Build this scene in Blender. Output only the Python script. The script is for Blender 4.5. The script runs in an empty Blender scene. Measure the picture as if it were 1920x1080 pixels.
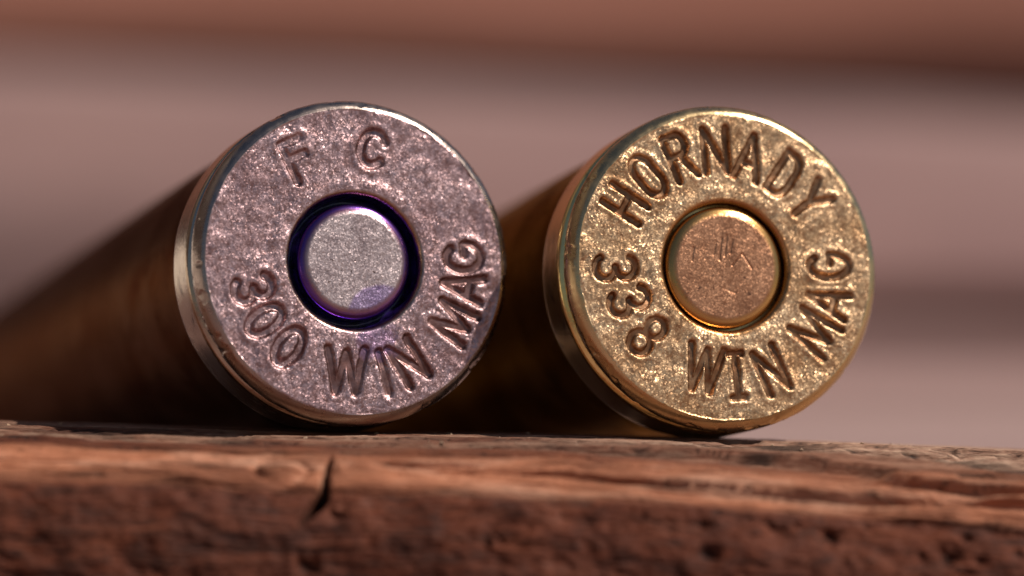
import bpy, math
import numpy as np
from mathutils import Vector, Matrix, Euler

MM = 0.001
scene = bpy.context.scene
COL = scene.collection

# ------------------------------------------------------------------ camera, sky, sun
F_PX = 6600.0                       # focal length in pixels of a 1920 wide picture
CAM_D = 143.5 * MM                  # camera to the case heads
CAM_Z = 6.1 * MM                    # camera above the plank top
cam_data = bpy.data.cameras.new('camera')
cam = bpy.data.objects.new('camera', cam_data)
COL.objects.link(cam)
cam.location = (0, -CAM_D, CAM_Z)
cam.rotation_euler = (math.radians(90), 0, 0)
cam_data.sensor_width = 36.0
cam_data.lens = F_PX * 36.0 / 1920.0
cam_data.clip_start = 0.005
cam_data.clip_end = 50
cam_data.dof.use_dof = True
cam_data.dof.focus_distance = CAM_D - 0.3 * MM
cam_data.dof.aperture_fstop = cam_data.lens / 5.6
scene.camera = cam

SUN = Vector((0.63, -0.20, 0.77)).normalized()     # towards the sun
elev = math.asin(SUN.z)
azim = math.atan2(SUN.x, SUN.y)
world = bpy.data.worlds.new('World')
scene.world = world
world.use_nodes = True
wn = world.node_tree
wn.nodes.clear()
sky = wn.nodes.new('ShaderNodeTexSky')
sky.sky_type = 'NISHITA'
sky.sun_disc = False
sky.sun_elevation = elev
sky.sun_rotation = azim
bg = wn.nodes.new('ShaderNodeBackground')
bg.inputs['Strength'].default_value = 0.05
wo = wn.nodes.new('ShaderNodeOutputWorld')
wn.links.new(sky.outputs[0], bg.inputs[0])
wn.links.new(bg.outputs[0], wo.inputs[0])
sd = bpy.data.lights.new('sun', 'SUN')
sd.energy = 5.0
sd.angle = math.radians(0.5)
sd.color = (1.0, 0.93, 0.84)
so = bpy.data.objects.new('sun', sd)
COL.objects.link(so)
so.rotation_euler = SUN.to_track_quat('Z', 'Y').to_euler()
scene.view_settings.view_transform = 'Standard'
scene.view_settings.look = 'None'
scene.view_settings.exposure = 0.0
scene.view_settings.gamma = 1.0

# ------------------------------------------------------------------ helpers
RNG = np.random.RandomState(7)
LAT = RNG.rand(512, 512)


def vnoise(x, y, seed=0):
    x = np.asarray(x, float) + seed * 17.31
    y = np.asarray(y, float) + seed * 9.77
    xi = np.floor(x).astype(int); yi = np.floor(y).astype(int)
    fx = x - xi; fy = y - yi
    fx = fx * fx * fx * (fx * (fx * 6 - 15) + 10)
    fy = fy * fy * fy * (fy * (fy * 6 - 15) + 10)
    a = LAT[xi % 512, yi % 512]; b = LAT[(xi + 1) % 512, yi % 512]
    c = LAT[xi % 512, (yi + 1) % 512]; d = LAT[(xi + 1) % 512, (yi + 1) % 512]
    return (a * (1 - fx) + b * fx) * (1 - fy) + (c * (1 - fx) + d * fx) * fy - 0.5


def fbm(x, y, seed=0, octaves=4, gain=0.5):
    s = 0; amp = 1.0
    for k in range(octaves):
        s = s + amp * vnoise(x * 2 ** k, y * 2 ** k, seed + k)
        amp *= gain
    return s


def sstep(a, b, x):
    t = np.clip((x - a) / (b - a), 0, 1)
    return t * t * (3 - 2 * t)


def grid_mesh(name, P, wrap_u=False, wrap_v=False, attrs=None, caps=()):
    """P: (nv, nu, 3) in mm. Quads between neighbours."""
    nv, nu, _ = P.shape
    idx = np.arange(nv * nu).reshape(nv, nu)
    if wrap_u: idx = np.concatenate([idx, idx[:, :1]], 1)
    if wrap_v: idx = np.concatenate([idx, idx[:1, :]], 0)
    q = np.stack([idx[:-1, :-1], idx[:-1, 1:], idx[1:, 1:], idx[1:, :-1]], -1).reshape(-1, 4)
    loops = q.ravel()
    sizes = np.full(len(q), 4)
    for c in caps:
        loops = np.concatenate([loops, np.asarray(c)])
        sizes = np.concatenate([sizes, [len(c)]])
    me = bpy.data.meshes.new(name)
    me.vertices.add(nv * nu)
    me.vertices.foreach_set('co', (P.reshape(-1, 3) * MM).astype(np.float32).ravel())
    me.loops.add(len(loops))
    me.loops.foreach_set('vertex_index', loops.astype(np.int32))
    starts = np.concatenate([[0], np.cumsum(sizes)[:-1]])
    me.polygons.add(len(sizes))
    me.polygons.foreach_set('loop_start', starts.astype(np.int32))
    me.update(calc_edges=True)
    me.validate()
    me.polygons.foreach_set('use_smooth', np.ones(len(me.polygons), bool))
    for k, a in (attrs or {}).items():
        at = me.attributes.new(k, 'FLOAT', 'POINT')
        at.data.foreach_set('value', a.astype(np.float32).ravel())
    return me


def part(name, me, mat, parent=None):
    o = bpy.data.objects.new(name, me)
    COL.objects.link(o)
    me.materials.append(mat)
    if parent: o.parent = parent
    return o


def tag(o, label=None, cat=None, group=None, kind=None):
    if label: o['label'] = label
    if cat: o['category'] = cat
    if group: o['group'] = group
    if kind: o['kind'] = kind
    return o


class NT:
    """tiny node-building helper"""
    def __init__(self, name):
        self.m = bpy.data.materials.new(name)
        self.m.use_nodes = True
        self.t = self.m.node_tree
        self.b = self.t.nodes['Principled BSDF']
        self.co = self.t.nodes.new('ShaderNodeTexCoord').outputs['Object']

    def link(self, a, b): self.t.links.new(a, b)

    def set(self, sock, v):
        if hasattr(v, 'is_linked'): self.link(v, sock)
        else: sock.default_value = v

    def noise(self, scale, stretch=(1, 1, 1), detail=4, rough=0.5, dist=0.0, vec=None):
        mp = self.t.nodes.new('ShaderNodeMapping')
        mp.inputs['Scale'].default_value = tuple(s * scale / MM for s in stretch)
        self.link(vec or self.co, mp.inputs[0])
        n = self.t.nodes.new('ShaderNodeTexNoise')
        n.inputs['Scale'].default_value = 1.0
        n.inputs['Detail'].default_value = detail
        n.inputs['Roughness'].default_value = rough
        n.inputs['Distortion'].default_value = dist
        self.link(mp.outputs[0], n.inputs['Vector'])
        return n.outputs['Fac']

    def voronoi(self, scale, stretch=(1, 1, 1), out='Distance'):
        mp = self.t.nodes.new('ShaderNodeMapping')
        mp.inputs['Scale'].default_value = tuple(s * scale / MM for s in stretch)
        self.link(self.co, mp.inputs[0])
        n = self.t.nodes.new('ShaderNodeTexVoronoi')
        n.inputs['Scale'].default_value = 1.0
        self.link(mp.outputs[0], n.inputs['Vector'])
        return n.outputs[out]

    def ramp(self, fac, stops):
        r = self.t.nodes.new('ShaderNodeValToRGB')
        el = r.color_ramp.elements
        while len(el) < len(stops): el.new(0.5)
        for e, (p, c) in zip(el, stops):
            e.position = p
            e.color = (*c, 1) if isinstance(c, tuple) else (c, c, c, 1)
        self.link(fac, r.inputs[0])
        return r.outputs[0]

    def math(self, op, a, b=0.0, c=0.0, clamp=False):
        n = self.t.nodes.new('ShaderNodeMath')
        n.operation = op; n.use_clamp = clamp
        self.set(n.inputs[0], a); self.set(n.inputs[1], b); self.set(n.inputs[2], c)
        return n.outputs[0]

    def mix(self, fac, a, b, mode='MIX'):
        n = self.t.nodes.new('ShaderNodeMix')
        n.data_type = 'RGBA'; n.blend_type = mode
        for s, v in ((n.inputs[0], fac), (n.inputs[6], a), (n.inputs[7], b)):
            if isinstance(v, tuple): v = (*v, 1)
            self.set(s, v)
        return n.outputs[2]

    def attr(self, name):
        n = self.t.nodes.new('ShaderNodeAttribute')
        n.attribute_name = name
        return n.outputs['Fac']

    def xyz(self):
        n = self.t.nodes.new('ShaderNodeSeparateXYZ')
        self.link(self.co, n.inputs[0])
        return n.outputs

    def bump(self, h, dist, strength=1.0, normal=None):
        n = self.t.nodes.new('ShaderNodeBump')
        n.inputs['Distance'].default_value = dist * MM
        n.inputs['Strength'].default_value = strength
        self.link(h, n.inputs['Height'])
        if normal: self.link(normal, n.inputs['Normal'])
        return n.outputs[0]


# ------------------------------------------------------------------ materials
def flakes(n, normal, scale, amount):
    """tilt each tiny crystal face of cast/struck metal its own way"""
    c = n.voronoi(scale, out='Color')
    vm = n.t.nodes.new('ShaderNodeVectorMath'); vm.operation = 'SUBTRACT'
    n.link(c, vm.inputs[0]); vm.inputs[1].default_value = (0.5, 0.5, 0.5)
    sc = n.t.nodes.new('ShaderNodeVectorMath'); sc.operation = 'SCALE'
    n.link(vm.outputs[0], sc.inputs[0]); n.set(sc.inputs['Scale'], amount)
    ad = n.t.nodes.new('ShaderNodeVectorMath'); ad.operation = 'ADD'
    n.link(normal, ad.inputs[0]); n.link(sc.outputs[0], ad.inputs[1])
    nm = n.t.nodes.new('ShaderNodeVectorMath'); nm.operation = 'NORMALIZE'
    n.link(ad.outputs[0], nm.inputs[0])
    return nm.outputs[0]


R = 6.75      # case rim radius, mm; case-local frame: origin under the rim, +Y into the case, face at y=0


def disc_mask(n, cx, cz, r, soft, wob=0.0):
    """soft disc in the plane of the case head (mm, relative to the case axis)"""
    x, y, z = n.xyz()
    dx = n.math('SUBTRACT', x, cx * MM)
    dz = n.math('SUBTRACT', z, (cz + R) * MM)
    d = n.math('SQRT', n.math('ADD', n.math('MULTIPLY', dx, dx), n.math('MULTIPLY', dz, dz)))
    d = n.math('DIVIDE', d, MM)
    if wob:
        d = n.math('ADD', d, n.math('MULTIPLY', n.math('SUBTRACT', n.noise(2.2, detail=3), 0.5), wob))
    return n.math('DIVIDE', n.math('SUBTRACT', r, d), soft, clamp=True)


def head_metal(name, c_hi, c_lo, c_dirt, c_edge, stain=False, radial=False, lip_r=2.95, flake=0.46):
    n = NT(name)
    big = n.noise(0.55, detail=3)
    med = n.noise(3.0, detail=5, rough=0.6)
    col = n.mix(n.ramp(big, [(0.35, 0.0), (0.65, 1.0)]), c_lo, c_hi)
    col = n.mix(n.ramp(med, [(0.38, 0.55), (0.6, 0.0)]), col, c_dirt)
    col = n.mix(n.math('MULTIPLY', n.attr('stamp'), 0.7), col, c_dirt)
    col = n.mix(n.attr('edge'), col, c_edge)
    col = n.mix(n.math('MULTIPLY', disc_mask(n, 0, 0, lip_r, 0.12, 0.15), 0.8), col, (0.42, 0.19, 0.07))
    if stain:
        m = disc_mask(n, 0.75, -3.15, 1.1, 0.5, 1.6)
        col = n.mix(n.math('MULTIPLY', m, 0.35), col, (0.22, 0.13, 0.36))
        m2 = disc_mask(n, 0.0, 0.0, 2.84, 0.06, 0.12)
        col = n.mix(n.math('MULTIPLY', m2, 0.85), col, (0.15, 0.06, 0.46))
    n.link(col, n.b.inputs['Base Color'])
    n.b.inputs['Metallic'].default_value = 1.0
    rg = n.ramp(n.noise(2.0, detail=4), [(0.3, 0.34), (0.7, 0.50)])
    rg = n.math('SUBTRACT', rg, n.math('MULTIPLY', n.attr('edge'), 0.14))
    n.link(rg, n.b.inputs['Roughness'])
    g1 = n.noise(9.0, detail=3, rough=0.65)
    g2 = n.voronoi(14.0)
    h = n.math('ADD', g1, n.math('MULTIPLY', g2, 0.35))
    if radial:                        # torn radial tool marks near the edge
        x, y, z = n.xyz()
        an = n.math('ARCTAN2', n.math('SUBTRACT', z, R * MM), x)
        cb = n.t.nodes.new('ShaderNodeCombineXYZ')
        n.link(n.math('MULTIPLY', an, 30 * MM), cb.inputs[0])
        n.link(n.math('MULTIPLY', n.math('ADD', x, z), 0.5), cb.inputs[1])
        st = n.noise(1.6, detail=4, vec=cb.outputs[0])
        h = n.math('ADD', h, n.math('MULTIPLY', st, 0.7))
    fl = n.math('SUBTRACT', 1.0, n.math('MULTIPLY', n.attr('stamp'), 0.7))
    fl = n.math('MULTIPLY', fl, n.math('SUBTRACT', 1.0, n.math('MULTIPLY', n.attr('edge'), 0.85)))
    h = n.math('MULTIPLY', h, fl)
    n.link(flakes(n, n.bump(h, 0.0085), 15.5, n.math('MULTIPLY', fl, n.ramp(n.noise(1.1, detail=3), [(0.3, 0.18), (0.7, flake)]))), n.b.inputs['Normal'])
    return n.m


def brass(name, c_hi, c_lo, rough=(0.16, 0.34), turn=2.5, dirt=(0.05, 0.022, 0.01), bump=0.010, edge_tint=None):
    """drawn and turned brass: fine rings round the axis (local Y), handling stains"""
    n = NT(name)
    big = n.noise(0.35, detail=4, dist=0.6)
    col = n.mix(n.ramp(big, [(0.35, 0.0), (0.68, 1.0)]), c_hi, c_lo)
    spots = n.noise(0.8, detail=6, rough=0.7, dist=0.4)
    col = n.mix(n.ramp(spots, [(0.56, 0.0), (0.70, 0.75)]), col, dirt)
    n.link(col, n.b.inputs['Base Color'])
    n.b.inputs['Metallic'].default_value = 1.0
    if edge_tint: n.b.inputs['Specular Tint'].default_value = (*edge_tint, 1)     # smoke-dulled metal
    rings = n.noise(turn, stretch=(0.05, 4.0, 0.05), detail=4)
    n.link(n.ramp(n.math('ADD', n.math('MULTIPLY', rings, 0.5), n.math('MULTIPLY', spots, 0.5)),
                  [(0.3, rough[0]), (0.7, rough[1])]), n.b.inputs['Roughness'])
    h = n.math('ADD', rings, n.math('MULTIPLY', n.noise(5.0, detail=4, rough=0.65), 0.9))
    n.link(n.bump(h, bump), n.b.inputs['Normal'])
    return n.m


def primer_metal(name, c_hi, c_lo, c_edge, crescent=False):
    n = NT(name)
    med = n.noise(0.9, detail=6, rough=0.62)
    col = n.mix(n.ramp(med, [(0.38, 0.0), (0.62, 1.0)]), c_lo, c_hi)
    pits = n.noise(4.5, detail=2)
    col = n.mix(n.ramp(pits, [(0.66, 0.0), (0.74, 0.8)]), col, (0.08, 0.04, 0.03))
    if crescent:
        m = disc_mask(n, 1.0, -2.4, 1.5, 0.13, 0.2)
        col = n.mix(n.math('MULTIPLY', m, 0.55), col, (0.22, 0.14, 0.36))
    col = n.mix(n.attr('edge'), col, c_edge)
    if crescent:                      # lacquer crept up the outer edge
        ring = n.math('SUBTRACT', 1.0, disc_mask(n, 0.0, 0.0, 2.26, 0.14, 0.15))
        col = n.mix(n.math('MULTIPLY', ring, 0.9), col, (0.12, 0.05, 0.30))
    n.link(col, n.b.inputs['Base Color'])
    n.b.inputs['Metallic'].default_value = 1.0
    n.link(n.math('SUBTRACT', 0.44, n.math('MULTIPLY', n.attr('edge'), 0.2)), n.b.inputs['Roughness'])
    h = n.math('ADD', n.noise(8.0, detail=3, rough=0.65), n.math('MULTIPLY', n.voronoi(13.0), 0.3))
    h = n.math('MULTIPLY', h, n.math('SUBTRACT', 1.0, n.math('MULTIPLY', n.attr('edge'), 0.7)))
    n.link(flakes(n, n.bump(h, 0.010), 16.0, n.math('MULTIPLY', n.math('SUBTRACT', 1.0, n.attr('edge')), 0.22)), n.b.inputs['Normal'])
    return n.m


def lacquer(name):
    n = NT(name)
    f = n.noise(2.5, detail=4)
    n.link(n.ramp(f, [(0.35, (0.002, 0.001, 0.008)), (0.75, (0.02, 0.007, 0.09))]), n.b.inputs['Base Color'])
    n.b.inputs['Roughness'].default_value = 0.22
    n.b.inputs['Coat Weight'].default_value = 0.4
    n.link(n.bump(n.noise(3.0, detail=3), 0.03), n.b.inputs['Normal'])
    return n.m


def plank_wood(name):
    n = NT(name)
    fib = n.noise(0.9, stretch=(0.09, 1.0, 1.0), detail=6, rough=0.62, dist=0.8)
    blot = n.noise(0.22, stretch=(0.5, 1, 1), detail=4)
    fine = n.noise(5.0, stretch=(0.25, 1, 1), detail=5, rough=0.7)
    dark = n.ramp(fib, [(0.30, (0.016, 0.005, 0.002)), (0.50, (0.095, 0.022, 0.008)), (0.72, (0.18, 0.050, 0.019))])
    dark = n.mix(n.ramp(blot, [(0.45, 0.0), (0.66, 0.45)]), dark, (0.10, 0.045, 0.034))
    pale = n.ramp(fib, [(0.28, (0.16, 0.06, 0.032)), (0.50, (0.41, 0.153, 0.078)), (0.72, (0.64, 0.345, 0.225))])
    grey = n.ramp(n.math('ADD', n.math('MULTIPLY', fib, 0.5), n.math('MULTIPLY', fine, 0.5)),
                  [(0.36, (0.03, 0.016, 0.012)), (0.46, (0.30, 0.16, 0.105)), (0.58, (0.52, 0.335, 0.235))])
    mott = n.noise(0.75, stretch=(0.6, 1, 1), detail=6, rough=0.62, dist=0.5)
    mcol = n.ramp(mott, [(0.32, (0.014, 0.004, 0.003)), (0.5, (0.10, 0.022, 0.008)), (0.62, (0.14, 0.036, 0.015)), (0.74, (0.20, 0.08, 0.055))])
    dark = n.mix(0.65, dark, mcol)
    dark = n.mix(n.ramp(n.noise(4.5, stretch=(0.06, 1, 1), detail=4), [(0.36, 0.7), (0.46, 0.0)]), dark, (0.02, 0.006, 0.003))
    col = n.mix(n.attr('worn'), dark, pale)
    col = n.mix(n.attr('weathered'), col, grey)
    speck = n.noise(3.0, stretch=(0.3, 1, 1), detail=4, rough=0.7)
    speck = n.ramp(speck, [(0.60, 0.0), (0.66, 0.8)])
    col = n.mix(n.math('MULTIPLY', speck, n.attr('weathered')), col, (0.03, 0.014, 0.01))
    col = n.mix(n.attr('crack'), col, (0.008, 0.004, 0.003))
    n.link(col, n.b.inputs['Base Color'])
    n.link(n.ramp(fine, [(0.3, 0.6), (0.7, 0.9)]), n.b.inputs['Roughness'])
    n.b.inputs['Specular IOR Level'].default_value = 0.25
    hair = n.noise(3.2, stretch=(0.035, 1, 1), detail=5, rough=0.7)
    h = n.math('ADD', n.math('MULTIPLY', fib, 1.0), n.math('MULTIPLY', fine, 0.45))
    h = n.math('ADD', h, n.math('MULTIPLY', hair, 0.8))
    n.link(n.bump(h, 0.16), n.b.inputs['Normal'])
    return n.m


def board_wood(name, c0, c1, c2, stain=None, shade_patch=None):
    n = NT(name)
    fib = n.noise(0.11, stretch=(0.06, 1, 1), detail=6, rough=0.6, dist=0.6)
    col = n.ramp(fib, [(0.3, c0), (0.5, c1), (0.7, c2)])
    if stain:
        big = n.noise(0.018, stretch=(0.7, 0.7, 1.6), detail=3)
        col = n.mix(n.ramp(big, [(0.42, 0.0), (0.62, 0.8)]), col, stain)
    if shade_patch:                         # a broad soft ellipse of shade painted into the wood colour
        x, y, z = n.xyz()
        u = n.math('DIVIDE', n.math('SUBTRACT', x, shade_patch[0] * MM), shade_patch[2] * MM)
        v = n.math('DIVIDE', n.math('SUBTRACT', z, shade_patch[1] * MM), shade_patch[3] * MM)
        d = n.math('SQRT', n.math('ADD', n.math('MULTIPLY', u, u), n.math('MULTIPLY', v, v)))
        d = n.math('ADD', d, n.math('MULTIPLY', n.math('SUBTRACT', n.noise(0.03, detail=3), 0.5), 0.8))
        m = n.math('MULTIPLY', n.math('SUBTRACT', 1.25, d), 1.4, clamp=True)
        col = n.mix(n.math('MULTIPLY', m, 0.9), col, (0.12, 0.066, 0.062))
    n.link(col, n.b.inputs['Base Color'])
    n.b.inputs['Roughness'].default_value = 0.62
    n.link(n.bump(fib, 0.6), n.b.inputs['Normal'])
    return n.m


M_HEAD_L = head_metal('rosy_head_metal', (0.52, 0.36, 0.365), (0.40, 0.255, 0.26), (0.13, 0.055, 0.042), (0.38, 0.30, 0.26), stain=True, flake=0.38)
M_HEAD_R = head_metal('golden_head_metal', (0.86, 0.59, 0.35), (0.52, 0.31, 0.16), (0.15, 0.05, 0.02), (0.62, 0.44, 0.23), radial=True)
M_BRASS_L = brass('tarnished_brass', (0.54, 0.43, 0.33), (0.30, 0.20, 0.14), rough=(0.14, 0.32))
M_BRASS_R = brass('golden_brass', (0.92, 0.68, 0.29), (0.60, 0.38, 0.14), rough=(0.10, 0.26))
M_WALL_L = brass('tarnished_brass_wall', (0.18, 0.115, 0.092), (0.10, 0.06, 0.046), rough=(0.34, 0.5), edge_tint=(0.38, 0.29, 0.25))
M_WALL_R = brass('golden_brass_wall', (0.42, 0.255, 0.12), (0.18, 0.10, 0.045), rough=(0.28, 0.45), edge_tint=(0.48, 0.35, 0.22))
M_PRIMER_L = primer_metal('silver_primer_metal', (0.54, 0.43, 0.42), (0.36, 0.275, 0.275), (0.24, 0.11, 0.16), crescent=True)
M_PRIMER_R = primer_metal('copper_primer_metal', (0.50, 0.255, 0.145), (0.33, 0.155, 0.085), (0.52, 0.29, 0.10))
M_LACQUER = lacquer('purple_sealant')
M_PLANK = plank_wood('worn_plank_wood')

# ------------------------------------------------------------------ plank (the heads rest on it)
PX_X = np.array([-500, 0, 350, 500, 620, 700, 960, 1200, 1350, 1500, 1700, 1920, 2400], float)
PX_MM = (PX_X - 960) / F_PX * CAM_D / MM
LINE = {   # heights of the plank's edges along its length, read as picture rows at that edge's own depth
    'back':  [770, 789, 799, 804, 807, 808, 812, 817, 820, 825, 831, 839, 852],
    'crest': [771, 791, 800, 805, 808, 809, 813, 818, 822, 828, 836, 845, 860],
    'mid':   [795, 815, 824, 828, 830, 831, 834, 842, 850, 856, 864, 876, 900],
    'lip':   [818, 838, 846, 848, 850, 852, 856, 868, 880, 892, 908, 926, 955],
    'bevel': [872, 890, 893, 900, 908, 905, 915, 924, 936, 946, 962, 990, 1035],
}
DEPTH = {'back': 5.2, 'crest': 2.5, 'mid': -3.2, 'lip': -6.6, 'bevel': -8.6}


def row_to_z(rows, y):
    return CAM_Z / MM - (np.asarray(rows, float) - 540) * (CAM_D / MM + y) / F_PX


def make_plank():
    nx = 1150
    xs = np.linspace(-44, 44, nx)
    zc = {k: np.interp(xs, PX_MM, row_to_z(LINE[k], DEPTH[k])) for k in LINE}
    BOT = -6.6
    knots = [('bb', 5.9, BOT), ('bm', 5.8, -3.0)]
    segs = []   # (y array, z array) per knot
    segs.append((np.full(nx, 5.9), np.full(nx, BOT), 0))
    segs.append((np.full(nx, 5.75), zc['back'] - 1.2, 10))
    segs.append((np.full(nx, DEPTH['back']), zc['back'], 8))
    segs.append((np.full(nx, DEPTH['crest']), zc['crest'], 26))
    wob = 0.9 * fbm(xs * 0.12, xs * 0, 3, 4)
    segs.append((DEPTH['mid'] + wob, zc['mid'], 100))
    segs.append((DEPTH['lip'] + wob, zc['lip'], 88))
    segs.append((DEPTH['bevel'] + 0.4 * wob, zc['bevel'], 84))
    segs.append((np.full(nx, -9.9), zc['bevel'] - 2.0, 64))
    segs.append((np.full(nx, -10.4), np.full(nx, BOT), 60))
    Y = [segs[0][0][None]]; Z = [segs[0][1][None]]; T = [np.zeros(1)]
    for k in range(1, len(segs)):
        n = segs[k][2]
        t = (np.arange(1, n + 1) / n)[:, None]
        Y.append(segs[k - 1][0] * (1 - t) + segs[k][0] * t)
        Z.append(segs[k - 1][1] * (1 - t) + segs[k][1] * t)
        T.append(k - 1 + t[:, 0])
    Y = np.concatenate(Y); Z = np.concatenate(Z); T = np.concatenate(T)
    # round the corners: smooth along the profile
    for _ in range(26):
        Y[1:-1] = 0.25 * Y[:-2] + 0.5 * Y[1:-1] + 0.25 * Y[2:]
        Z[1:-1] = 0.25 * Z[:-2] + 0.5 * Z[1:-1] + 0.25 * Z[2:]
    X = np.repeat(xs[None], len(T), 0)
    dY = np.gradient(Y, axis=0); dZ = np.gradient(Z, axis=0)
    L = np.sqrt(dY ** 2 + dZ ** 2) + 1e-9
    NY, NZ = dZ / L, -dY / L
    # arc length as the second noise coordinate
    S = np.cumsum(L, 0)
    tt = T[:, None] + 0 * X
    top = sstep(1.6, 2.2, tt) * (1 - sstep(4.6, 5.2, tt))
    bev = sstep(4.7, 5.2, tt) * (1 - sstep(5.9, 6.25, tt))
    front = sstep(5.8, 6.4, tt)
    right = sstep(-4, 16, X)
    near = 1 - sstep(0.0, 1.0, np.abs(tt - 2.8) - 0.2)      # around where the heads rest
    H = 0.05 * fbm(X * 0.35, S * 3.0, 1, 4) * (1 - near * 0.7)
    H += 0.20 * bev * fbm(X * 0.35, S * 1.6, 11, 6, 0.6)
    H += 0.05 * (top + bev) * fbm(X * 0.5, S * 9.0, 15, 4, 0.65) * (1 - 0.6 * near)
    H += 0.26 * front * fbm(X * 0.6, S * 0.8, 21, 6, 0.58)
    # long fibre steps on the top, torn lips on the right
    led = fbm(X * 0.06, S * 1.3, 31, 3)
    H += (0.2 + 0.42 * right) * sstep(3.0, 3.7, tt) * (1 - front) * (sstep(-0.06, 0.04, led) - 0.5)
    led2 = fbm(X * 0.10 + 5, S * 2.6, 41, 3)
    H += (0.05 + 0.10 * right) * sstep(2.9, 3.3, tt) * (1 - front) * (sstep(0.03, 0.13, led2) - 0.5)
    # splits that run along the grain
    crack = np.zeros_like(X)
    for (x0, x1, t0, t1, w, d) in ((-26, -8.0, 3.35, 3.9, 0.08, 0.2), (-30, -14, 3.75, 3.95, 0.07, 0.16), (6, 21, 3.7, 4.25, 0.10, 0.26),
                                   (9, 24, 3.9, 4.5, 0.11, 0.3), (-3, 14, 3.45, 3.75, 0.08, 0.2), (13, 30, 4.5, 4.9, 0.10, 0.26)):
        u = np.clip((X - x0) / (x1 - x0), 0, 1)
        tc = t0 + (t1 - t0) * u + 0.05 * fbm(X * 0.4, X * 0, int(x0) + 60, 3)
        m = np.exp(-((tt - tc) / w) ** 2) * sstep(x0, x0 + 3, X) * (1 - sstep(x1 - 3, x1, X))
        H -= d * m; crack = np.maximum(crack, m * 0.8)
    # fine checks along the grain
    for (sx, sy, sd2, dep, lo) in ((0.07, 2.4, 101, 0.10, 0.955), (0.11, 4.5, 111, 0.06, 0.95), (0.05, 1.2, 121, 0.16, 0.965)):
        ridge = 1 - np.abs(fbm(X * sx, S * sy, sd2, 3)) * 1.6
        m = sstep(lo, 0.998, ridge) * sstep(2.0, 2.6, tt) * sstep(-0.25, 0.15, fbm(X * 0.12, S * 0.5, sd2 + 5, 2))
        H -= dep * m; crack = np.maximum(crack, m * 0.75)
    # the open crack through the bevel and the front, near the left head
    yy = np.array([4.9, 5.3, 5.75, 6.1, 6.32, 6.55, 6.8])
    xx = np.array([-7.05, -7.12, -7.15, -7.2, -7.4, -7.75, -8.1])
    ww = np.array([0.03, 0.10, 0.13, 0.19, 0.30, 0.22, 0.03])
    cx = np.interp(T, yy, xx)[:, None] + 0.05 * fbm(S * 2, S * 0, 71, 3)
    cw = np.interp(T, yy, ww, left=0.001, right=0.001)[:, None]
    m = np.exp(-((X - cx) / cw) ** 4) * (sstep(4.8, 5.1, tt) * (1 - sstep(6.7, 6.85, tt)))
    H -= 1.2 * m; crack = np.maximum(crack, m)
    # knot beside the crack
    kd = np.sqrt(((X + 8.9) / 1.1) ** 2 + ((tt - 5.6) / 0.42) ** 2)
    H += 0.22 * np.exp(-(kd / 0.9) ** 2) - 0.25 * np.exp(-((kd - 0.95) / 0.22) ** 2) - 0.28 * np.exp(-((X + 8.9) / 0.35) ** 2 - ((tt - 5.5) / 0.12) ** 2)
    H += 0.25 * np.exp(-((X + 5.7) / 0.9) ** 2 - ((tt - 5.75) / 0.18) ** 2) + 0.2 * np.exp(-((X + 6.6) / 0.25) ** 2 - ((tt - 5.6) / 0.25) ** 2)
    # worm holes and tear-outs on the right of the front
    pit = np.zeros_like(X)
    rr = np.random.RandomState(11)
    plist = [(5.6, 6.62, 0.40), (3.1, 6.95, 0.34), (7.4, 7.0, 0.42), (12.2, 6.5, 0.3), (16.5, 6.7, 0.4), (19.6, 6.5, 0.35), (10.1, 6.45, 0.28)]
    for k in range(20):
        plist.append((rr.uniform(-20, 22) if k % 3 == 0 else rr.uniform(-1, 22), rr.uniform(6.3, 7.6), rr.uniform(0.12, 0.36)))
    for (px, pt, pr) in plist:
        e = np.exp(-((X - px) / pr / 1.25) ** 2 - ((tt - pt) / (pr * 0.42)) ** 2)
        pit = np.maximum(pit, e * min(1, pr / 0.3))
    pit = pit * sstep(-0.35, 0.25, fbm(X * 1.5, S * 1.5, 77, 3))
    H -= 0.42 * pit
    crack = np.maximum(crack, 0.6 * sstep(0.35, 1.0, pit))
    Y2 = Y + NY * H; Z2 = Z + NZ * H
    worn = bev * np.clip(0.85 + 0.7 * fbm(X * 0.2, S * 0.9, 81, 4), 0, 1) + 0.55 * sstep(4.0, 4.7, tt) * (1 - sstep(4.7, 5.2, tt)) * right
    weath = top * np.clip(0.35 + 0.65 * right + 0.8 * fbm(X * 0.15, S * 1.2, 91, 4), 0, 1) * (1 - sstep(3.9, 4.6, tt))
    P = np.stack([X, Y2, Z2], -1)
    n = len(T)
    first = [k * nx for k in range(n)]
    last = [k * nx + nx - 1 for k in range(n)]
    me = grid_mesh('plank', P, wrap_v=True, attrs={'worn': np.clip(worn, 0, 1), 'weathered': np.clip(weath, 0, 1), 'crack': np.clip(crack, 0, 1)},
                   caps=(first, last[::-1]))
    sel = np.argwhere((tt > 2.35) & (tt < 4.3) & (np.abs(X) < 24))
    pts = P[sel[:, 0], sel[:, 1]]
    return me, pts


plank_mesh, plank_top = make_plank()
plank = part('wooden_plank', plank_mesh, M_PLANK)
tag(plank, 'worn reddish wooden plank with a cracked front edge, under both case heads', 'plank')

# ------------------------------------------------------------------ stamped letters, as strokes
def arc(cx, cy, rx, ry, a0, a1, n=14):
    a = np.radians(np.linspace(a0, a1, n))
    return [(cx + rx * math.cos(t), cy + ry * math.sin(t)) for t in a]


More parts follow.
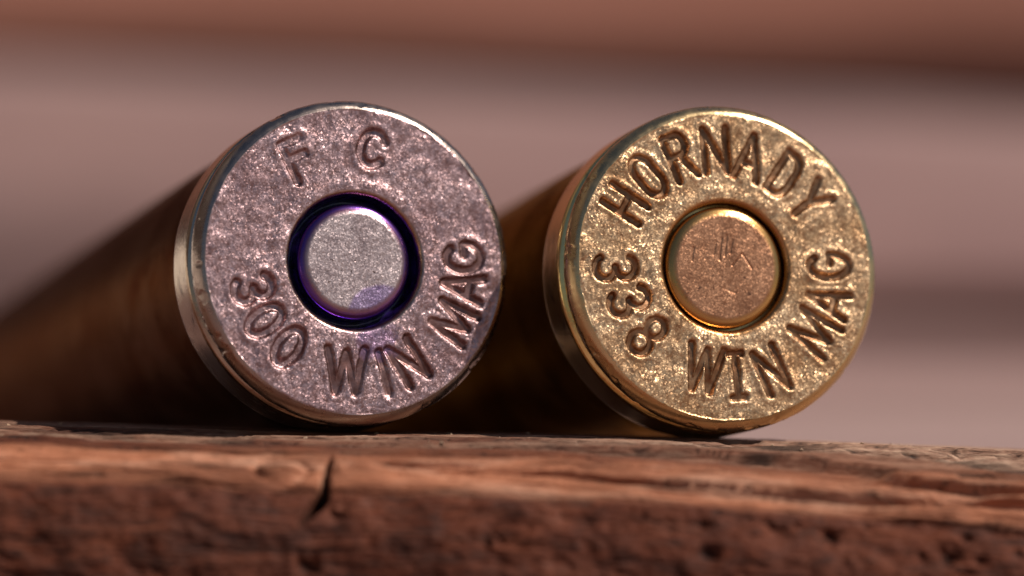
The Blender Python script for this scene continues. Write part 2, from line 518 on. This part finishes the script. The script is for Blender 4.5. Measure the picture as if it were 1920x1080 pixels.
GLYPH = {
    'F': [[(-.4, -.5), (-.4, .5), (.42, .5)], [(-.4, .08), (.34, .08)]],
    'C': [arc(0, 0, .48, .5, 38, 322, 22)],
    'G': [arc(0, 0, .48, .5, 45, 350, 22) + [(.46, -.02), (.08, -.02)]],
    '3': [arc(-.05, .25, .43, .25, 150, -90, 14) + arc(-.05, -.25, .47, .25, 90, -150, 14)],
    '0': [arc(0, 0, .44, .5, 0, 360, 26)],
    '8': [arc(0, .26, .38, .24, 0, 360, 18), arc(0, -.25, .45, .25, 0, 360, 18)],
    'W': [[(-.5, .5), (-.27, -.5), (0, .42), (.27, -.5), (.5, .5)]],
    'I': [[(0, -.5), (0, .5)]],
    'J': [[(0, -.5), (0, .5)], [(-.28, .5), (.28, .5)], [(-.28, -.5), (.28, -.5)]],     # I with serifs
    'N': [[(-.42, -.5), (-.42, .5), (.42, -.5), (.42, .5)]],
    'M': [[(-.5, -.5), (-.36, .5), (0, -.4), (.36, .5), (.5, -.5)]],
    'A': [[(-.46, -.5), (0, .5), (.46, -.5)], [(-.3, -.16), (.3, -.16)]],
    'H': [[(-.4, -.5), (-.4, .5)], [(.4, -.5), (.4, .5)], [(-.4, 0), (.4, 0)]],
    'O': [arc(0, .18, .42, .32, 0, 180, 12) + arc(0, -.18, .42, .32, 180, 360, 12) + [(.42, .18)]],
    'R': [[(-.4, -.5), (-.4, .5), (.08, .5)] + arc(.08, .26, .32, .24, 90, -90, 10) + [(-.4, .02)], [(.02, .02), (.44, -.5)]],
    'D': [[(-.4, -.5), (-.4, .5), (0, .5)] + arc(0, .12, .4, .38, 90, 0, 8) + arc(0, -.12, .4, .38, 0, -90, 8) + [(-.4, -.5)]],
    'Y': [[(-.46, .5), (0, .0), (.46, .5)], [(0, .0), (0, -.5)]],
}


def seg_dist(u, v, pts):
    d = np.full(u.shape, 1e9)
    for (x0, y0), (x1, y1) in zip(pts[:-1], pts[1:]):
        dx, dy = x1 - x0, y1 - y0
        l2 = dx * dx + dy * dy + 1e-12
        t = np.clip(((u - x0) * dx + (v - y0) * dy) / l2, 0, 1)
        d = np.minimum(d, np.hypot(u - x0 - t * dx, v - y0 - t * dy))
    return d


def letter_distance(u, v, letters, faint):
    """letters: (char, angle deg, radius, width, height, outward top?, extra tilt). -> distance to nearest stroke, mm"""
    D = np.full(u.shape, 9.0); INK = np.ones(u.shape)
    for (ch, ang, rad, w, h, outward, tilt) in letters:
        a = math.radians(ang)
        cx, cy = rad * math.cos(a), rad * math.sin(a)
        rot = a - math.pi / 2 if outward else a + math.pi / 2
        rot += math.radians(tilt)
        c, s = math.cos(rot), math.sin(rot)
        near = np.hypot(u - cx, v - cy) < 0.5 * math.hypot(w, h) + 0.8
        uu, vv = u[near], v[near]
        d = np.full(uu.shape, 9.0)
        for st in GLYPH[ch]:
            pts = [(cx + c * x * w - s * y * h, cy + s * x * w + c * y * h) for x, y in st]
            d = np.minimum(d, seg_dist(uu, vv, pts))
        ink = 0.25 if faint and ch in faint else 1.0
        INK[near] = np.where(d < D[near], ink, INK[near])
        D[near] = np.minimum(D[near], d)
    return D, INK


def make_head(name, letters, rp, seed, groove_w, groove_d, grain, faint='', rflat=6.33):
    """stamped face, pocket wall, rounded rim and extractor groove in one piece"""
    nu = 1350
    th = np.linspace(0, 2 * math.pi, nu, endpoint=False)
    # radial profile (r, y): pocket floor wall -> pocket lip -> face -> rounded edge -> rim side -> groove
    prof = [(rp, 1.6), (rp, 1.2), (rp, 0.8), (rp, 0.5), (rp, 0.36), (rp + .015, 0.28), (rp + .04, 0.2), (rp + .08, 0.12), (rp + .13, 0.06), (rp + .18, 0.02)]
    nface = 124
    face_r = np.linspace(rp + 0.23, rflat, nface)
    prof += [(r, 0.0) for r in face_r]
    e = R - rflat
    prof += [(rflat + .02, .004), (rflat + .04, .012), (rflat + .07, .03)]
    for k in range(1, 15):                                   # a worn, slightly convex bevel
        t = k / 14
        prof.append((rflat + .07 + (e - .07) * (t ** 0.9 + .10 * math.sin(math.pi * t)), .03 + .42 * t ** 1.25))
    prof += [(R + .005, 0.5), (R + .005, 0.62), (R, 0.72), (R - .02, 0.77), (R - .07, 0.8), (R - .25, 0.84), (R - .45, 0.9), (R - .5, 0.98), (R - .52, 1.1), (R - .52, 1.3), (R - .52, 1.6)]
    prof = np.array(prof)
    rr = prof[:, 0][:, None] + 0 * th
    yy = prof[:, 1][:, None] + 0 * th
    U = rr * np.cos(th); V = rr * np.sin(th)
    fm = ((prof[:, 1] < 0.35) & (prof[:, 0] > rp + 0.05)).astype(float)[:, None]
    D, ink = letter_distance(U, V, letters, faint)
    D = D + 0.035 * fbm(U * 6, V * 6, seed + 5, 2)
    fade = sstep(rp + 0.1, rp + 0.35, rr) * (1 - sstep(rflat + 0.0, rflat + 0.1, rr))
    groove = (1 - sstep(0.35 * groove_w, groove_w, D)) * fade
    uneven = np.clip(0.85 + 0.9 * fbm(U * 0.7, V * 0.7, seed + 15, 2), 0.35, 1.15)
    lip = np.exp(-((D - groove_w * 1.35) / (groove_w * 0.45)) ** 2) * fade
    y = yy + fm * fade * (groove_d * groove * uneven - 0.11 * groove_d * lip)
    y = y + fm * (1 - sstep(rflat - 0.05, rflat + 0.03, rr)) * grain * (0.055 * fbm(U * 1.0, V * 1.0, seed, 2) + 0.009 * fbm(U * 5, V * 5, seed + 9, 2) * (1 - groove))
    # struck metal sinks towards the pocket and the edge
    y = y - fm * 0.018 * np.exp(-((rr - rp - 0.5) / 0.22) ** 2) * fade
    # nicks and waviness on the rounded edge and rim
    em = sstep(rflat - 0.1, rflat + 0.15, rr) * (prof[:, 1] < 0.78)[:, None]
    nick = (0.014 * fbm(th[None] * 14 + 0 * rr, yy * 3, seed + 20, 4) - 0.07 * sstep(0.22, 0.42, fbm(th[None] * 9 + 0 * rr, yy * 2.2, seed + 25, 3))) * em
    rr2 = rr + nick
    X = rr2 * np.cos(th); Z = rr2 * np.sin(th) + R
    P = np.stack([X, y + 0.6 * nick, Z], -1)
    return grid_mesh(name, P, wrap_u=True, attrs={'stamp': np.clip(groove * fm * ink, 0, 1), 'edge': np.maximum(sstep(rflat - 0.02, rflat + 0.04, rr), 1 - sstep(rp + 0.12, rp + 0.26, rr))})


def lathe(name, prof, seed=0, wav=0.0, nu=220, attrs=None, close=False):
    prof = np.array(prof, float)
    th = np.linspace(0, 2 * math.pi, nu, endpoint=False)
    r = prof[:, 0][:, None] + 0 * th
    y = prof[:, 1][:, None] + 0 * th
    if wav: r = r + wav * fbm(th[None] * 6 + 0 * r, y * 0.8, seed, 4)
    P = np.stack([r * np.cos(th), y, r * np.sin(th) + R], -1)
    caps = ()
    if close: caps = (list(range(nu)),)
    at = None
    if attrs: at = {k: np.repeat(np.asarray(a, float)[:, None], nu, 1) for k, a in attrs.items()}
    return grid_mesh(name, P, wrap_u=True, attrs=at, caps=caps)


def make_primer(name, rflat, rout, y0, seed, scratches=()):
    nu = 360
    th = np.linspace(0, 2 * math.pi, nu, endpoint=False)
    prof = [(r, 0.0, 0.0) for r in np.linspace(0.02, rflat, 70)]
    e = rout - rflat
    dep = 0.30
    for k in range(1, 15):
        a = k / 14 * math.pi / 2
        prof.append((rflat + e * math.sin(a), dep * (1 - math.cos(a)) + 0.03 * min(1, k / 3), min(1, k / 4)))
    prof += [(rout, dep + 0.5, 1), (rout, dep + 1.1, 1)]
    prof = np.array(prof)
    rr = prof[:, 0][:, None] + 0 * th
    U = rr * np.cos(th); V = rr * np.sin(th)
    fl = (1 - prof[:, 2])[:, None]
    y = prof[:, 1][:, None] + y0 + 0 * th
    y = y + fl * (0.03 * fbm(U * 0.8, V * 0.8, seed, 2) + 0.007 * fbm(U * 5, V * 5, seed + 3, 2))
    for pts, w, d in scratches:
        y = y + d * np.exp(-(seg_dist(U, V, pts) / w) ** 2) * fl
    P = np.stack([U, y, V + R], -1)
    return grid_mesh(name, P, wrap_u=True, attrs={'edge': np.repeat(prof[:, 2][:, None], nu, 1)}, caps=(list(range(nu)),))


def belt_profile():
    p = [(R - .55, 1.32), (R - .5, 1.36), (R - .3, 1.40), (R - .06, 1.44), (R - .01, 1.50), (R + .02, 1.58)]
    p += [(R + .02, y) for y in np.linspace(1.75, 3.55, 10)]
    p += [(R + .0, 3.66), (R - .05, 3.74), (R - .16, 3.79), (R - .22, 3.84)]
    return p


def wall_profile():
    p = [(R - .22, 3.77)]
    for t in np.linspace(0, 1, 30):
        p.append((R - .20 - 0.33 * t, 3.95 + 52.65 * t))
    for t in np.linspace(0.1, 1, 12):
        s = t * t * (3 - 2 * t)
        p.append((R - .53 - 1.9 * s, 56.6 + 4.0 * t))
    p += [(4.31, 62.0), (4.30, 66.2), (4.27, 66.5), (4.05, 66.55), (3.92, 66.3), (3.9, 57.5), (5.5, 53.0), (5.6, 12.0), (0.8, 9.0)]
    return p


def make_case(name, label, centre, yaw, pitch, letters, rp, seed, mats, gw, gd, grain, prim, faint='', size=1.0):
    root = bpy.data.objects.new(name, None)
    COL.objects.link(root)
    root.empty_display_size = 0.005
    rot = Euler((math.radians(pitch), 0, math.radians(yaw)), 'XYZ')
    root.rotation_euler = rot
    c = Vector(centre) * MM
    root.scale = (size, size, size)
    root.location = c - rot.to_matrix() @ Vector((0, 0, R * MM * size))
    tag(root, label, 'cartridge case', 'spent cartridge cases lying on the plank')
    m_head, m_brass, m_wall, m_primer = mats
    part('case_head', make_head('case_head', letters, rp, seed, gw, gd, grain, faint), m_head, root)
    part('belt', lathe('belt', belt_profile(), seed + 1, 0.012, 320), m_brass, root)
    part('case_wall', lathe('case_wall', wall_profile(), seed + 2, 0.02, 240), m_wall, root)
    pr = part('primer', make_primer('primer', *prim), m_primer, root)
    return root, pr


O, I_ = True, False
L_LEFT = [('F', 118.5, 4.78, 1.05, 1.65, O, -4), ('C', 78.5, 4.78, 1.1, 1.4, O, -6),
          ('3', 195, 4.5, 1.0, 1.6, I_, 0), ('0', 212, 4.6, 1.0, 1.6, I_, 0), ('0', 230, 4.60, 1.0, 1.6, I_, 2),
          ('W', 263, 4.55, 1.55, 1.75, I_, 4), ('I', 283, 4.74, 0.3, 1.70, I_, 0), ('N', 297, 4.7, 1.15, 1.75, I_, 4),
          ('M', 329, 4.85, 1.4, 1.65, I_, 0), ('A', 347, 4.75, 1.15, 1.7, I_, 0), ('G', 2, 4.72, 1.15, 1.5, I_, 0)]
L_RIGHT = [('H', 148.5, 4.95, 1.05, 1.75, O, 0), ('O', 130.5, 4.9, 1.0, 1.85, O, 0), ('R', 111.5, 4.9, 1.05, 1.85, O, 0), ('N', 92.5, 4.85, 1.15, 1.8, O, 0),
           ('A', 74.5, 4.75, 1.1, 1.85, O, 0), ('D', 54, 4.75, 1.0, 1.85, O, 0), ('Y', 35.5, 4.7, 1.1, 1.75, O, 0),
           ('3', 181, 4.75, 1.0, 1.7, I_, 0), ('3', 199, 4.45, 1.0, 1.7, I_, 0), ('8', 219, 4.5, 1.0, 1.75, I_, 0),
           ('W', 255, 4.35, 1.4, 1.8, I_, 2), ('J', 273.5, 4.5, 0.9, 1.8, I_, 0), ('N', 292.5, 4.65, 1.1, 1.85, I_, 0),
           ('M', 324.5, 4.62, 1.45, 1.85, I_, 0), ('A', 342, 4.65, 1.15, 1.75, I_, 0), ('G', 0.5, 4.55, 1.0, 1.75, I_, 0)]


def px(x, y, depth=0.0):
    """picture point at a depth (mm) behind the plane of the heads -> mm"""
    k = (CAM_D / MM + depth) / F_PX
    return ((x - 960) * k, depth, CAM_Z / MM + (540 - y) * k)


scr = [([(-.50 + .24 * k, .42 + q), (-.36 + .24 * k, 1.0 + q2)], 0.045, d) for k, (q, q2, d) in enumerate(((.1, .05, .02), (-.12, .2, .035), (.02, .3, .025), (.15, .1, .03)))]
scr += [([(.30, .05), (.75, .55), (1.15, -.08)], 0.035, 0.035), ([(-1.45, .25), (-1.35, .8)], 0.04, 0.04), ([(-.1, -.9), (.4, -1.1)], 0.05, 0.01)]
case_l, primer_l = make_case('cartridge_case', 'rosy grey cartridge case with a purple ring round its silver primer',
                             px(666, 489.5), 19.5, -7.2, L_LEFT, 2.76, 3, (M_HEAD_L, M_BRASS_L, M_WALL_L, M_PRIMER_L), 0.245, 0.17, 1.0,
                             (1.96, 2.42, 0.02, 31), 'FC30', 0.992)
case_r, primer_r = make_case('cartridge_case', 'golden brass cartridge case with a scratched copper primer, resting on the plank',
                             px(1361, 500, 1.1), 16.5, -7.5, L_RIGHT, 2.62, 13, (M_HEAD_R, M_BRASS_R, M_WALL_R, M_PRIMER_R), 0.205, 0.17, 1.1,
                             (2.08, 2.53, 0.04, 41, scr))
seal = lathe('sealant_ring', [(2.40, 0.55), (2.43, 0.62), (2.47, 0.95), (2.55, 1.1), (2.66, 0.95), (2.74, 0.5), (2.765, 0.42)], 51, 0.03, 260)
part('sealant_ring', seal, M_LACQUER, primer_l)
# pocket floors close the gap round each primer
for pr, m, mat in ((primer_r, 2.70, M_BRASS_R),):
    part('pocket_floor', lathe('pocket_floor', [(2.45, 1.0), (m, 1.0)], 0, 0, 120), mat, pr)

# ------------------------------------------------------------------ table and the boards behind, far out of focus
M_TABLE = board_wood('weathered_table_wood', (0.20, 0.125, 0.115), (0.30, 0.20, 0.185), (0.38, 0.27, 0.25), shade_patch=(-95, -6.6, 75, 2000))  # left part of the table darkened: shade put into the colour
M_BOARD_A = board_wood('red_brown_board', (0.17, 0.060, 0.036), (0.25, 0.094, 0.060), (0.31, 0.128, 0.088))
M_BOARD_C = board_wood('dark_brown_board', (0.10, 0.032, 0.02), (0.15, 0.05, 0.032), (0.20, 0.07, 0.045))
M_BOARD_B = board_wood('pinkish_board', (0.235, 0.132, 0.116), (0.295, 0.174, 0.158), (0.345, 0.22, 0.206), stain=(0.24, 0.14, 0.135), shade_patch=(-78, 2, 70, 17))  # shade at the lower left is painted into the colour


def box_mesh(name, x0, x1, y0, y1, z0, z1, bev=1.0, nx=80, seed=0, s0=0.0, s1=0.0):
    """a board with eased edges and slightly wavy faces, long side along X; s0, s1: slope of its lower and upper edge"""
    prof = []
    for (cy, cz, a0, top) in ((y0 + bev, z1 - bev, 90, 1), (y0 + bev, z0 + bev, 180, 0), (y1 - bev, z0 + bev, 270, 0), (y1 - bev, z1 - bev, 0, 1)):
        for k in range(5):
            a = math.radians(a0 + 90 * k / 4)
            prof.append((cy + bev * math.cos(a), cz + bev * math.sin(a), s1 if top else s0))
    prof = np.array(prof)
    xs = np.linspace(x0, x1, nx)
    X = np.repeat(xs[None], len(prof), 0)
    Y = prof[:, 0][:, None] + 0.3 * fbm(X * 0.03, prof[:, 1][:, None] * 0.1 + 0 * X, seed, 3)
    Z = prof[:, 1][:, None] + 0.3 * fbm(X * 0.03, prof[:, 0][:, None] * 0.1 + 0 * X, seed + 4, 3) + prof[:, 2][:, None] * (np.clip(X, -75, 150) + 75)
    n = len(prof)
    return grid_mesh(name, np.stack([X, Y, Z], -1), wrap_v=True, caps=([k * nx for k in range(n)][::-1], [k * nx + nx - 1 for k in range(n)]))


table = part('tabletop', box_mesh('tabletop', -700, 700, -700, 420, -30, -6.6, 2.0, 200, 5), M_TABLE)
tag(table, kind='structure')
YB = 306
WALL_YAW = 25.0          # the boards face to the right, towards the sun
boards = [
    ('red brown board across the top of the blurred background', M_BOARD_A, -420, 230, -0.6, 8, 35.0, 260, 61, 0.027, 0),
    ('pinkish grey board in the middle of the blurred background', M_BOARD_B, -420, 230, 0, 8, 2.4, 33.2, 62, 0.022, -0.024),
    ('pinkish grey board lowest in the blurred background, standing on the table', M_BOARD_B, -420, 230, 0, 8, -6.6, 2.2, 63, 0, -0.022),
    ('dark brown board set back in the gap below the top background board', M_BOARD_C, -420, 230, 10, 20, -6.6, 60, 64, 0, 0),
]
for lab, mat, x0, x1, y0, y1, z0, z1, sd_, s0, s1 in boards:
    b = part('background_board', box_mesh('background_board', x0, x1, y0, y1, z0, z1, 0.8, 110, sd_, s0, s1), mat)
    b.location = (0, YB * MM, 0)
    b.rotation_euler = (0, 0, math.radians(WALL_YAW))
    tag(b, lab, 'board', 'boards stacked behind the table')

# unseen boards added at left: pale reflector for the rims, dark sky blocker above
M_SKY_BLOCK = board_wood('dark_sky_block', (0.02, 0.012, 0.01), (0.04, 0.022, 0.016), (0.06, 0.035, 0.026))
M_REFLECTOR = board_wood('pale_reflector', (0.74, 0.69, 0.60), (0.83, 0.78, 0.69), (0.87, 0.83, 0.75))
for lab, mat, z0, z1, sd_ in (
        ('added pale reflector board on edge along the left side of the table, past the picture edge', M_REFLECTOR, -6.6, 25, 71),
        ('added nearly black board blocking the sky above the pale board along the left side, past the picture edge', M_SKY_BLOCK, 26, 215, 73)):
    side = part('added_side_board', box_mesh('added_side_board', -300, 175, 0, 10, z0, z1, 0.8, 90, sd_), mat)
    side.location = (-150 * MM, 60 * MM, 0)
    side.rotation_euler = (0, 0, math.radians(82))
    tag(side, lab, 'board', 'boards added along the left side of the table to shape rim reflections')

# crumbs of wood and dust on the plank top, near the heads
def make_crumbs():
    rr = np.random.RandomState(5)
    V = []; Fc = []
    base = np.array([(0, 0, 1), (.94, 0, -.33), (-.47, .82, -.33), (-.47, -.82, -.33), (0.3, 0.5, 0.7), (-.4, -.3, .6)])
    tris = [(0, 1, 4), (4, 1, 2), (0, 4, 2), (0, 2, 5), (5, 2, 3), (0, 5, 3), (0, 3, 1), (1, 3, 2)]
    for k in range(150):
        p = plank_top[rr.randint(len(plank_top))]
        size = 0.03 + 0.09 * rr.rand() ** 3
        q = base * size * rr.uniform(0.6, 1.3, (6, 3)) * np.array([rr.uniform(1, 3.0), 1, 0.7])
        a = rr.rand() * 6.28
        c, s_ = math.cos(a), math.sin(a)
        q = np.stack([q[:, 0] * c - q[:, 1] * s_, q[:, 0] * s_ + q[:, 1] * c, q[:, 2]], 1) + p + (0, 0, size * 0.25)
        Fc += [tuple(len(V) + i for i in t) for t in tris]
        V += [tuple(v * MM) for v in q]
    me = bpy.data.meshes.new('wood_crumbs')
    me.from_pydata(V, [], Fc)
    return me


M_CRUMB = board_wood('crumb_wood', (0.22, 0.12, 0.07), (0.36, 0.23, 0.15), (0.5, 0.36, 0.26))
tag(part('wood_crumbs', make_crumbs(), M_CRUMB), 'pale crumbs of wood and dust scattered over the plank top', kind='stuff')
